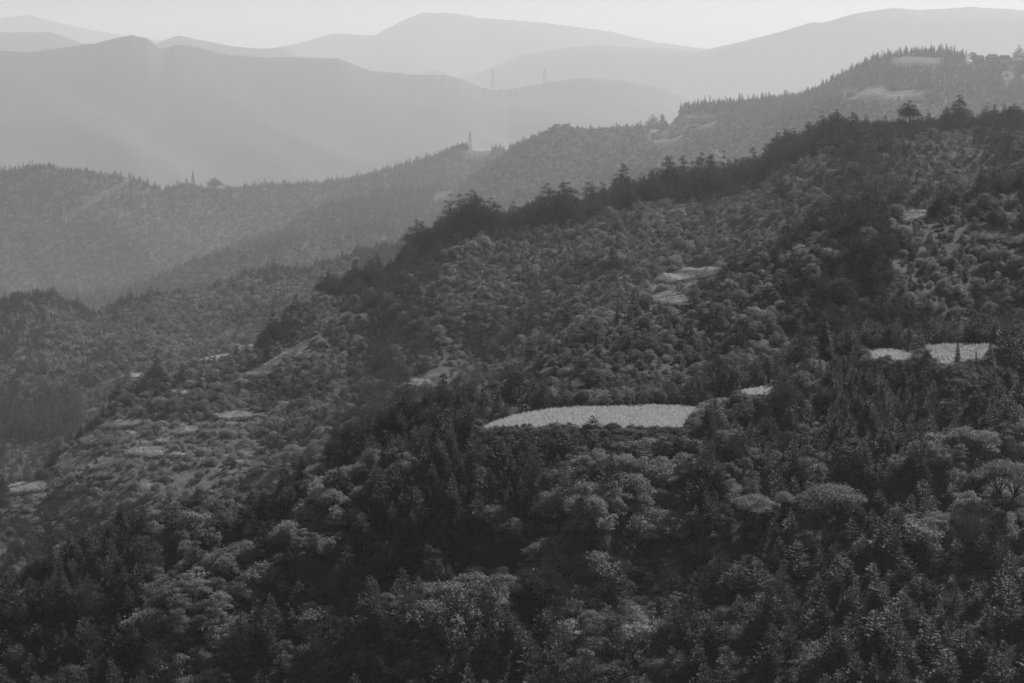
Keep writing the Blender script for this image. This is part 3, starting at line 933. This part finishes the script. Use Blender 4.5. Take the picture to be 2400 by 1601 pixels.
umbrella = broadleaf(102, 8, 4.2, .13, 200, 'scrub', 16, .5, H0=3.0, r0=.2, forks=1, dome=True, flat=.5)
darkdome = broadleaf(103, 9, 5.2, .14, 200, 'broad', 26, .45, H0=3.5, r0=.25, forks=2, dome=True, flat=.6)
roundpine = pine(104, 10, 3.0, .38, .18, 120, 8, point=.4)
slim = conifer(105, 16, 1.9, .15, 1.2, .2, 'pine', .42)
slim2 = conifer(106, 10, 1.6, .2, 1.1, .17, 'pine', .4)
tallpine = pine(107, 12, 3.4, .12, .2, 140, 10, point=.7)
darkround = broadleaf(108, 7, 3.6, .15, 160, 'pine', 18, .1, H0=1.5)
paleoval = broadleaf(109, 8, 2.4, .12, 220, 'scrub', 15, .1, H0=1.5)
tierpine = pine(110, 12, 3.6, .2, .22, 110, 6, point=.35)
hero(bigbroad, 'broadleaf_tree', 1660, 930, 122, 10, 'tall round leafy tree with two bare trunks at the right end of the pale field', y=517)
hero(roundpine, 'pine_tree', 2083, 290, 60, 10, 'lone round-crowned pine on a thin stem standing above the ridge line', layer=3)
hero(tallpine, 'pine_tree', 2197, 300, 82, 12, 'tallest dense dark pine on the ridge line, right of the lone round pine', layer=3, wf=1.25)
hero(tallpine, 'pine_tree', 2168, 300, 55, 12, 'pointed dark pine leaning against the left side of the tallest ridge pine', layer=3, wf=1.2, yaw=2)
hero(roundpine, 'pine_tree', 2322, 300, 62, 10, 'broad ragged dark pine on the ridge near the right edge', layer=3, wf=1.3, yaw=1)
hero(tallpine, 'pine_tree', 1962, 312, 50, 12, 'small pointed pine alone in the ridge dip right of the dark pine clump', layer=3, wf=1.1, yaw=1)
for (u, top, wf, lab) in ((1890, 262, 1.2, 'left of the two highest pines in the dark ridge clump'), (1910, 256, 1.1, 'right of the two highest pines in the dark ridge clump'),
                          (1858, 272, 1.1, 'dark ridge pine at the left end of the clump of three'), (1822, 292, 1.1, 'dark pointed pine on the steep step of the ridge'),
                          (1808, 305, 1.3, 'lower broad dark pine left of the pointed one on the ridge step'),
                          (1715, 352, 1.9, 'wide flat-topped dark pine leaning out alone over the ridge slope'), (1738, 358, 1.0, 'thin dark pine beside the wide flat-topped one'),
                          (1455, 404, 1.5, 'broad dark pine forming the first high hump of the long crest'), (1480, 406, 1.3, 'dark pine on the right shoulder of the first high hump'),
                          (1635, 396, 1.2, 'dark pine at the right end of the dark crest stand'), (1605, 400, 1.0, 'dark pine second from the right end of the crest stand'),
                          (1350, 458, 1.1, 'small pointed dark pine standing in the gap between two crest stands'),
                          (1320, 448, 1.4, 'dark pine at the right end of the middle crest stand'), (1285, 446, 1.6, 'dark pine on top of the middle crest stand'),
                          (1250, 450, 1.6, 'dark pine on the left shoulder of the middle crest stand'), (1215, 458, 1.5, 'dark pine at the left end of the middle crest stand'),
                          (1105, 480, 1.4, 'dark pine topping the hump left of the middle crest stand'), (1078, 486, 1.4, 'dark pine just left of the one topping that hump'),
                          (1170, 496, 1.0, 'dark pine in the low saddle of the crest'), (1050, 492, 1.4, 'dark pine at the start of the descending crest'),
                          (985, 540, 1.3, 'dark pine on the steep left flank of the crest'), (960, 550, 1.2, 'lowest dark pine on the steep left flank'),
                          (890, 596, .8, 'little spiky pine on the lower crest left of the steep flank')):
    hero(roundpine if wf > 1.35 else tallpine, 'pine_tree', u, top + 74, 66, 10 if wf > 1.35 else 12, lab, layer=3, wf=wf, yaw=u * .37)
hero(darkround, 'broadleaf_tree', 798, 1035, 62, 7, 'dark rounded tree bulging over the left crest of the near slope', layer=1)
hero(darkround, 'broadleaf_tree', 1185, 912, 78, 7, 'dark upright bushy tree above the left end of the pale field', wf=.75, y=530)
hero(darkround, 'broadleaf_tree', 1282, 780, 40, 7, 'small dark round tree alone on the pale mid slope', wf=.9)
hero(darkround, 'broadleaf_tree', 1545, 934, 38, 7, 'low dark rounded bush at the back edge of the pale field', y=522, wf=1.1)
hero(slim, 'conifer', 1893, 840, 125, 16, 'tallest slim dark conifer, rising like a spire left of the crop rows', y=545, wf=1.7)
hero(slim2, 'conifer', 2197, 862, 78, 10, 'slim dark conifer standing in the middle of the crop rows', y=532, wf=1.0)
hero(slim2, 'conifer', 2240, 868, 62, 10, 'smaller dark conifer right of the middle of the crop rows', y=530, wf=.8)
hero(slim2, 'conifer', 2272, 850, 70, 10, 'dark conifer at the right end of the crop rows', y=535, wf=.9)
hero(darkround, 'broadleaf_tree', 2128, 880, 85, 7, 'dark bushy pine-like tree at the left end of the crop rows', y=533, wf=.6)
hero(darkround, 'broadleaf_tree', 2318, 860, 95, 7, 'large dark tree mass at the right edge beside the crop rows', y=545, wf=1.2)
hero(darkround, 'broadleaf_tree', 1790, 930, 60, 7, 'dark round tree at the right end of the small pale field', y=508, wf=.9)
hero(darkround, 'broadleaf_tree', 1845, 850, 85, 7, 'dark leafy tree left of the tallest slim conifer', y=550, wf=.8)
hero(umbrella, 'broadleaf_tree', 1725, 1240, 112, 8, 'umbrella-shaped pale tree with a forked bare trunk on the near slope', wf=1.1)
hero(darkdome, 'broadleaf_tree', 1905, 1240, 135, 9, 'broad pale-topped tree with a dark hollow underside, right of the umbrella tree', wf=1.15)
hero(umbrella, 'broadleaf_tree', 1800, 1220, 98, 8, 'slender pale tree standing between the umbrella tree and the broad dark one', wf=.55, yaw=2)
hero(darkdome, 'broadleaf_tree', 2310, 1190, 140, 9, 'large pale-topped tree at the right edge of the near slope', wf=1.05, yaw=2)
hero(P['scrub'][1], 'broadleaf_tree', 1560, 1235, 66, 3, 'low pale dome-shaped tree left of the umbrella tree', wf=1.0, yaw=3)
hero(P['broad'][4], 'broadleaf_tree', 1590, 1330, 95, 6, 'pale drooping tree below the low dome tree', wf=1.2, yaw=4)
hero(paleoval, 'broadleaf_tree', 596, 1290, 62, 8, 'pale smooth oval tree alone among dark conifers at left')
hero(tallpine, 'pine_tree', 555, 1568, 175, 12, 'big dark pine rising from the bottom edge at left', wf=1.0)
hero(tallpine, 'pine_tree', 960, 1580, 120, 12, 'dark long-needled pine at the bottom edge, left of the middle', wf=1.1, yaw=2)
hero(tallpine, 'pine_tree', 445, 1160, 42, 12, 'small dark pointed pine on the left crest of the near slope', layer=1, wf=1.3)
hero(tallpine, 'pine_tree', 1015, 930, 70, 12, 'dark layered young pine on the crest left of the pale field', layer=1, wf=1.0)
hero(tierpine, 'pine_tree', 1360, 1000, 44, 12, 'short dark spreading pine in front of the middle of the pale field', y=476, wf=1.2)
hero(tierpine, 'pine_tree', 2330, 150, 45, 12, 'tall tiered pine standing above the hilltop village', layer=5, wf=.9)
hero(roundpine, 'pine_tree', 495, 436, 30, 10, 'large rounded tree standing out on the far left ridge line', layer=6, wf=1.3)
hero(bigbroad, 'broadleaf_tree', 2225, 145, 28, 10, 'airy round tree at the left end of the hilltop village', layer=5)
for (u, top) in ((1695, 212), (1745, 212), (1762, 209), (1773, 216), (1808, 210), (1845, 206), (1725, 218), (1715, 217), (1790, 214), (1735, 216)):
    hero(P['conifer'][3], 'conifer', u, 240, 240 - top, 8, 'hazy spire conifer standing clear of the far ridge line left of the hilltop', layer=5, yaw=u, group='spire conifers on the far ridge line', wf=.85)
for (u, top) in ((1937, 158), (1950, 152), (1990, 140), (2110, 104), (2130, 100), (2150, 98), (2165, 98), (2183, 103), (2200, 110), (2210, 113)):
    hero(P['conifer'][3], 'conifer', u, 240, 240 - top, 8, 'hazy spire conifer standing on the skyline of the high right hilltop', layer=5, yaw=u, group='spire conifers on the high right hilltop', wf=.8)
for (u, top) in ((1405, 287), (1420, 284), (1438, 281), (1450, 284), (1462, 280), (1475, 290)):
    hero(P['conifer'][0], 'conifer', u, 330, 330 - top, 8, 'hazy conifer in the row on the far ridge left of the two houses', layer=5, yaw=u, group='row of conifers on the far ridge left of the houses', wf=1.1)
hero(P['conifer'][0], 'conifer', 1519, 330, 70, 8, 'pointed hazy conifer just left of the long house', layer=5, wf=1.2)
hero(tierpine, 'pine_tree', 1497, 330, 66, 12, 'leaning airy conifer above the small house on the far ridge', layer=5, wf=1.1)
for u, hp in ((1278, 45), (1300, 45), (1255, 38), (1065, 30)):
    hero(darkround, 'broadleaf_tree', u, {1278: 326, 1300: 326, 1255: 334, 1065: 356}[u], hp, 7,
         {1278: 'highest rounded tree of the clump on the far ridge peak', 1300: 'rounded tree at the right end of the far ridge peak clump',
          1255: 'rounded tree at the left end of the far ridge peak clump', 1065: 'rounded tree just left of the hilltop mast'}[u], layer=5 if u > 1165 else 6, wf=1.6)

# dead and bare trees
def bare_tree(name, u, v, y, branches, label, mat):
    t, s = ray(u, v); x = float(t * y)
    m = MB(); z0 = float(height(x, y))
    k = y / F
    def W(q): return ((q[0]) * k, q[2] * k if len(q) > 2 else 0, q[1] * k)
    st = branches[0]
    m.tube([W(q) for q in st[0]], [st[1] * (1 - .6 * i / (len(st[0]) - 1)) for i in range(len(st[0]))], 6)
    e = m.build(name, M[mat]); e.location = (x, y, z0)
    tag(e, label, 'dead tree')
    for pts, r in branches[1:]:
        MB().tube([W(q) for q in pts], [r * (1 - .6 * i / (len(pts) - 1)) for i in range(len(pts))], 5).build('branch', M[mat], e)
bare_tree('dead_tree', 1531, 990, 472, [([(0,-8),(0,10),(-1,22)], .2), ([(0,9),(7,10),(12,14)], .12), ([(-1,17),(-5,19),(-8,21)], .08), ([(-1,20),(2,24),(2,27)], .07)],
          'small dead tree with antler-like bare branches at the front of the pale field', 'bark')
bare_tree('dead_tree', 624, 1262, 432, [([(0,-10),(1,30),(3,55),(4,88)], .16), ([(1,20),(14,34),(28,44)], .07), ([(1,24),(-14,38),(-22,52)], .06), ([(2,40),(14,52),(22,60)], .05), ([(3,60),(-8,72),(-12,80)], .05)],
          'thin pale bare tree trunk among dark conifers behind the oval tree', 'palebark')

# ------------------------------------------------------------------ sow the slopes
zone(352, 590, 2.6, 2.7, near=True)
zone(590, 800, 2.6, 2.8)
zone(800, 1560, 3.0, 4.2)
zone(1560, 2950, 4.9, 6.2)
zone(2900, 7900, 9.0, 12.5, far=True)

# bushes hiding the foot of the fields
fr = []
for (w, z, pp) in FIELD_PLATES:
    u0, u1 = pp[:, 0].min(), pp[:, 0].max()
    for u in np.arange(u0 - 6, u1 + 10, 3.2):
        col = [pp[i, 1] + (pp[(i + 1) % len(pp), 1] - pp[i, 1]) * (u - pp[i, 0]) / (pp[(i + 1) % len(pp), 0] - pp[i, 0] + 1e-9)
               for i in range(len(pp)) if (pp[i, 0] - u) * (pp[(i + 1) % len(pp), 0] - u) <= 0]
        vf = max(col) if col else pp[:, 1].mean()
        for k in range(12):
            if k > 5 and random.random() < .55: continue
            vb = vf + 3 + k * 5.5 + random.uniform(-2, 2); uu = u + random.uniform(-3, 3)
            h = hit(uu, vb, 440)
            if not h or h[1] > 620: continue
            top = vf + 1 - random.expovariate(1 / 2.5) + (0 if random.random() < .93 else -12)
            hm = (vb - top) * h[1] / F if k < 6 else random.uniform(1.4, 3.6)
            fr.append((h[0], h[1], float(height(h[0], h[1])), max(.5, min(hm, 3.2)), random.uniform(0, 6.28), random.randrange(3)))
for q in TERR:
    pp = np.array(q, float)
    for u in np.arange(pp[:, 0].min(), pp[:, 0].max(), 3.5):
        col = [pp[i, 1] + (pp[(i + 1) % len(pp), 1] - pp[i, 1]) * (u - pp[i, 0]) / (pp[(i + 1) % len(pp), 0] - pp[i, 0] + 1e-9)
               for i in range(len(pp)) if (pp[i, 0] - u) * (pp[(i + 1) % len(pp), 0] - u) <= 0]
        if not col: continue
        for k in range(2):
            vb = max(col) + 4 + k * 5 + random.uniform(-1, 1)
            h = hit(u + random.uniform(-2, 2), vb, 560)
            if h and h[1] < 1500: fr.append((h[0], h[1], float(height(h[0], h[1])), (vb - max(col) + 1) * h[1] / F * random.uniform(.8, 1.2), random.uniform(0, 6.28), random.randrange(3)))
STUFF.setdefault('broad', []).append(np.array(fr))

# ------------------------------------------------------------------ individual plants near the viewer
def where(u, v):
    hb = 'far left' if u < 400 else 'left' if u < 850 else 'middle' if u < 1450 else 'right' if u < 1950 else 'far right'
    vb = 'just below the crop fields' if v < 1130 else 'halfway down the near slope' if v < 1350 else 'along the bottom of the picture'
    return hb, vb
NAMES = dict(conifer=('conifer', 'conifer', 'feathery young conifer with upturned branches', 'young conifers', 'tree'),
             broad=('broadleaf_tree', 'broad', 'small broadleaf tree with a bushy crown', 'small broadleaf trees', 'tree'),
             scrub=('shrub', 'scrub', 'low leafy shrub between the trees', 'low shrubs', 'shrub'),
             pine=('pine_tree', 'pine', 'dark needled young pine', 'dark young pines', 'tree'))
BASEH = dict(conifer=8.0, broad=6.0, scrub=3.0, pine=9.0, farcon=8.0, farbroad=6.0)
for kd in ('conifer', 'broad', 'scrub', 'pine'):
    arrs = [c for c in ALLC if c[0] == kd]
    if not arrs: continue
    A_ = np.concatenate([c[1] for c in arrs]); U_ = np.concatenate([c[2] for c in arrs]); V_ = np.concatenate([c[3] for c in arrs]); S_ = np.concatenate([c[4] for c in arrs])
    order = np.argsort(-S_)
    nind = min(290, int((S_ > 0).sum()))
    sel = order[:nind]; rest = np.ones(len(A_), bool); rest[sel] = False
    STUFF.setdefault(kd, []).append(A_[rest])
    nm, _, desc, grp, cat = NAMES[kd]
    for i in sel:
        x, y, z, h, yaw, idx = A_[i]
        e = bpy.data.objects.new(nm, None); COL.objects.link(e)
        e.location = (x, y, z); e.rotation_euler = (random.gauss(0, .05), random.gauss(0, .05), yaw); s = h / BASEH[kd]
        e.scale = (s * random.uniform(.8, 1.25), s * random.uniform(.8, 1.25), s); e.empty_display_size = .3
        hb, vb = where(U_[i], V_[i])
        tag(e, f'{desc}, {hb}, {vb}', cat, f'{grp}, {hb}, {vb}')
        for pn, me in zip(('trunk', 'crown'), P[kd][int(idx)]):
            c = bpy.data.objects.new(pn, me); COL.objects.link(c); c.parent = e

SN = dict(conifer=('conifer_wood', 'mass of small conifers covering the hillsides behind the nearest ones'),
          broad=('broadleaf_wood', 'mass of leafy trees covering the hillsides behind the nearest ones'),
          scrub=('undergrowth', 'mass of low pale scrub covering the hillsides'),
          pine=('pine_wood', 'dark pines massed along the hill crests'),
          farcon=('distant_conifer_wood', 'hazy conifers covering the far ridge'),
          farbroad=('distant_broadleaf_wood', 'hazy leafy trees covering the far ridge'))
for kd, arr in STUFF.items():
    nm, lab = SN[kd]
    gn_stuff(nm, arr, [joined(p, nm + '_kind') for p in P[kd]], BASEH[kd], lab)

# ------------------------------------------------------------------ masts and power pylons
def strut(m, a, b, w):
    m.tube([a, b], [w, w], 4)
def tower(u, v0, v1, y, basew, label, arms=0, mat='darksteel', w=.35, name='lattice_mast', armw=0):
    t, s = ray(u, v0); x = float(t * y); zt = float(y * ray(u, v1)[1]); zb = float(height(x, y))
    H = zt - zb
    e = bpy.data.objects.new(name, None); COL.objects.link(e); e.location = (x, y, zb)
    tag(e, label, 'mast' if name == 'lattice_mast' else 'pylon')
    legs = [(-1, -1), (1, -1), (1, 1), (-1, 1)]
    def at(c, q): f = basew / 2 * (1 - q) + basew * .07; return (c[0] * f, c[1] * f, H * q)
    for c in legs:
        m = MB(); strut(m, at(c, -.03), at(c, 1), w); m.build('leg', M[mat], e)
    m = MB(); n = 7
    for k in range(n):
        q0, q1 = k / n, (k + 1) / n
        for i in range(4):
            a, b = legs[i], legs[(i + 1) % 4]
            strut(m, at(a, q0), at(b, q1), w * .5); strut(m, at(b, q0), at(a, q1), w * .5); strut(m, at(a, q1), at(b, q1), w * .5)
    m.build('lattice_bracing', M[mat], e)
    for k in range(arms):
        q = .97 - k * .14
        m = MB(); aw = armw * (1 if k == 0 else .8)
        strut(m, (-aw, 0, H * q), (aw, 0, H * q), w * .8); strut(m, (-aw, 0, H * q), (0, 0, H * (q + .03)), w * .5); strut(m, (aw, 0, H * q), (0, 0, H * (q + .03)), w * .5)
        strut(m, (-aw, 0, H * q), (-aw, 0, H * q - 2), w * .6); strut(m, (aw, 0, H * q), (aw, 0, H * q - 2), w * .6)
        m.build('crossarm', M[mat], e)
tower(1079, 340, 302, float(crest(6, float(ray(1079, 340)[0]))[0]) + 10, 9, 'thin lattice mast on the far ridge knoll in the middle', w=.6)
tower(443, 424, 392, float(crest(6, float(ray(443, 424)[0]))[0]) + 10, 9, 'thin lattice mast on the far left ridge line', w=.6)
p = hit(148, 514)
tower(148, 514, 464, p[1] if p else 4300, 10, 'pale power pylon standing on the hazy slope at far left', arms=3, mat='steel', name='power_pylon', armw=6, w=.5)
tower(1131, 205, 160, float(crest(7, float(ray(1131, 200)[0]))[0]), 22, 'hazy power pylon with crossarms on the distant left mountain', arms=2, name='power_pylon', armw=28, w=1.4)
tower(1250, 190, 157, float(crest(7, float(ray(1250, 190)[0]))[0]), 20, 'faintest distant pylon, right of the one with clear crossarms', arms=2, name='power_pylon', armw=12, w=1.0)

# ------------------------------------------------------------------ houses
def house(u, v, wpx, hpx, name, label, wall='wall', roof='roof', y=None, depth=None, rz=0, storeys=2, nwin=6, hip=False, rooffrac=.4, porch=False):
    if y is None:
        h = hit(u, v); y = h[1] if h else 4500
    t, s = ray(u, v); x = float(t * y); z = float(y * s)
    k = y / F
    Wd, Hh = wpx * k, hpx * k
    D = depth * k if depth else Wd * .5
    hw = Hh * (1 - rooffrac); hr = Hh * rooffrac
    e = bpy.data.objects.new(name, None); COL.objects.link(e); e.location = (x, y, z); e.rotation_euler = (0, 0, rz)
    tag(e, label, 'house')
    MB().box((0, 0, hw / 2 - 3), (Wd * .92, D * .9, hw + 6)).build('wall', M[wall], e)
    ov = Wd * .5; i_ = ov * (.55 if hip else .93); yd = D * .58
    vs = [(-ov, -yd, hw), (ov, -yd, hw), (ov, yd, hw), (-ov, yd, hw), (-i_, 0, hw + hr), (i_, 0, hw + hr),
          (-ov, -yd, hw - .35), (ov, -yd, hw - .35), (ov, yd, hw - .35), (-ov, yd, hw - .35)]
    MB().poly(vs, [(0, 1, 5, 4), (2, 3, 4, 5), (1, 2, 5), (3, 0, 4), (6, 7, 1, 0), (7, 8, 2, 1), (8, 9, 3, 2), (9, 6, 0, 3), (9, 8, 7, 6)]).build('roof', M[roof], e)
    sh = hw / storeys
    for f in range(storeys):
        for q in range(nwin):
            xx = -Wd * .42 + Wd * .84 * (q + .5) / nwin
            if f == 0 and q == nwin // 2:
                MB().box((xx, -D * .45 - .06, sh * .42), (Wd * .5 / nwin, .3, sh * .8)).build('door', M['window'], e)
            else:
                MB().box((xx, -D * .45 - .06, f * sh + sh * .55), (Wd * .5 / nwin, .3, sh * .42)).build('window', M['window'], e)
    if porch:
        MB().box((0, -D * .45 - 1.0, sh), (Wd * .95, 2.0, .35)).build('balcony', M[wall], e)
    return e
house(1612, 284, 62, 19, 'long_house', 'long two-storey house with a pale roof cut into the far ridge, right wing', wall='wall', nwin=9, porch=True, depth=14, rz=.08)
house(1567, 288, 40, 17, 'long_house', 'lower left wing of the long pale-roofed house on the far ridge', nwin=6, porch=True, depth=12, rz=.08)
house(1506, 320, 25, 16, 'house', 'small pale-roofed two-storey house below the long one', nwin=4, porch=True, depth=12)
house(1954, 222, 26, 17, 'house', 'small house with a bright roof on the right hill slope', nwin=3, wall='darkwall', depth=13, rooffrac=.5)
house(2102, 236, 32, 14, 'house', 'bright tin roofed hut just behind the lone round pine', nwin=3, wall='darkwall', depth=14, rooffrac=.6)
house(2225, 139, 8, 5, 'hut', 'tiny pale roofed hut under the hilltop conifers', nwin=1, storeys=1, depth=6, rooffrac=.6)
for (u, v, w_, h_, rf, lab) in ((2246, 145, 26, 18, 'darkroof', 'leftmost dark-roofed house of the hilltop village'), (2262, 150, 20, 12, 'roof', 'pale-roofed house low in front of the village'),
                               (2278, 145, 32, 21, 'darkroof', 'highest hip-roofed house in the hilltop village'), (2306, 146, 24, 19, 'darkroof', 'dark-roofed house right of the highest village house'),
                               (2292, 153, 14, 11, 'roof', 'small pale-roofed hut in front of the village'), (2330, 146, 34, 14, 'darkroof', 'long low dark-roofed house below the tiered pine'),
                               (2348, 152, 16, 12, 'darkroof', 'dark-roofed house at the right edge of the village')):
    yv = float(crest(5, float(ray(u, v)[0]))[0]) - 25
    house(u, v, w_, h_, 'house', lab, wall='wall' if w_ in (24, 14, 20) else 'darkwall', roof=rf, y=yv, nwin=3, hip=w_ == 32, depth=w_ * .6, rooffrac=.42)
house(2312, 175, 11, 7, 'hut', 'small bright roofed hut on the slope under the tiered pine', nwin=1, storeys=1, depth=6, rooffrac=.6)
house(2298, 182, 12, 6, 'hut', 'lowest small pale hut below the hilltop village', nwin=1, storeys=1, depth=6, rooffrac=.6)

# ------------------------------------------------------------------ haze: the air between the hills
hz = MB().box((0, 20500, 0), (90000, 43000, 10)); zlo, zhi = float(Z.min()) - 10, max(float(Z.max()), 0) + 60
hz.v = [(a, b, zlo if c < 0 else zhi) for a, b, c in hz.v]
ho = hz.build('haze', None)
m, n, l = newmat('haze'); n.remove(n['Principled BSDF'])
pv = n.new('ShaderNodeVolumePrincipled'); pv.inputs['Color'].default_value = (.87, .87, .87, 1)
pv.inputs['Density'].default_value = 5.2e-5; pv.inputs['Anisotropy'].default_value = 0.25
l.new(pv.outputs[0], n['Material Output'].inputs['Volume'])
ho.data.materials.append(m); ho['kind'] = 'stuff'; ho['label'] = 'pale haze filling the valleys between the ridges'
print('HAZE', zlo, zhi)
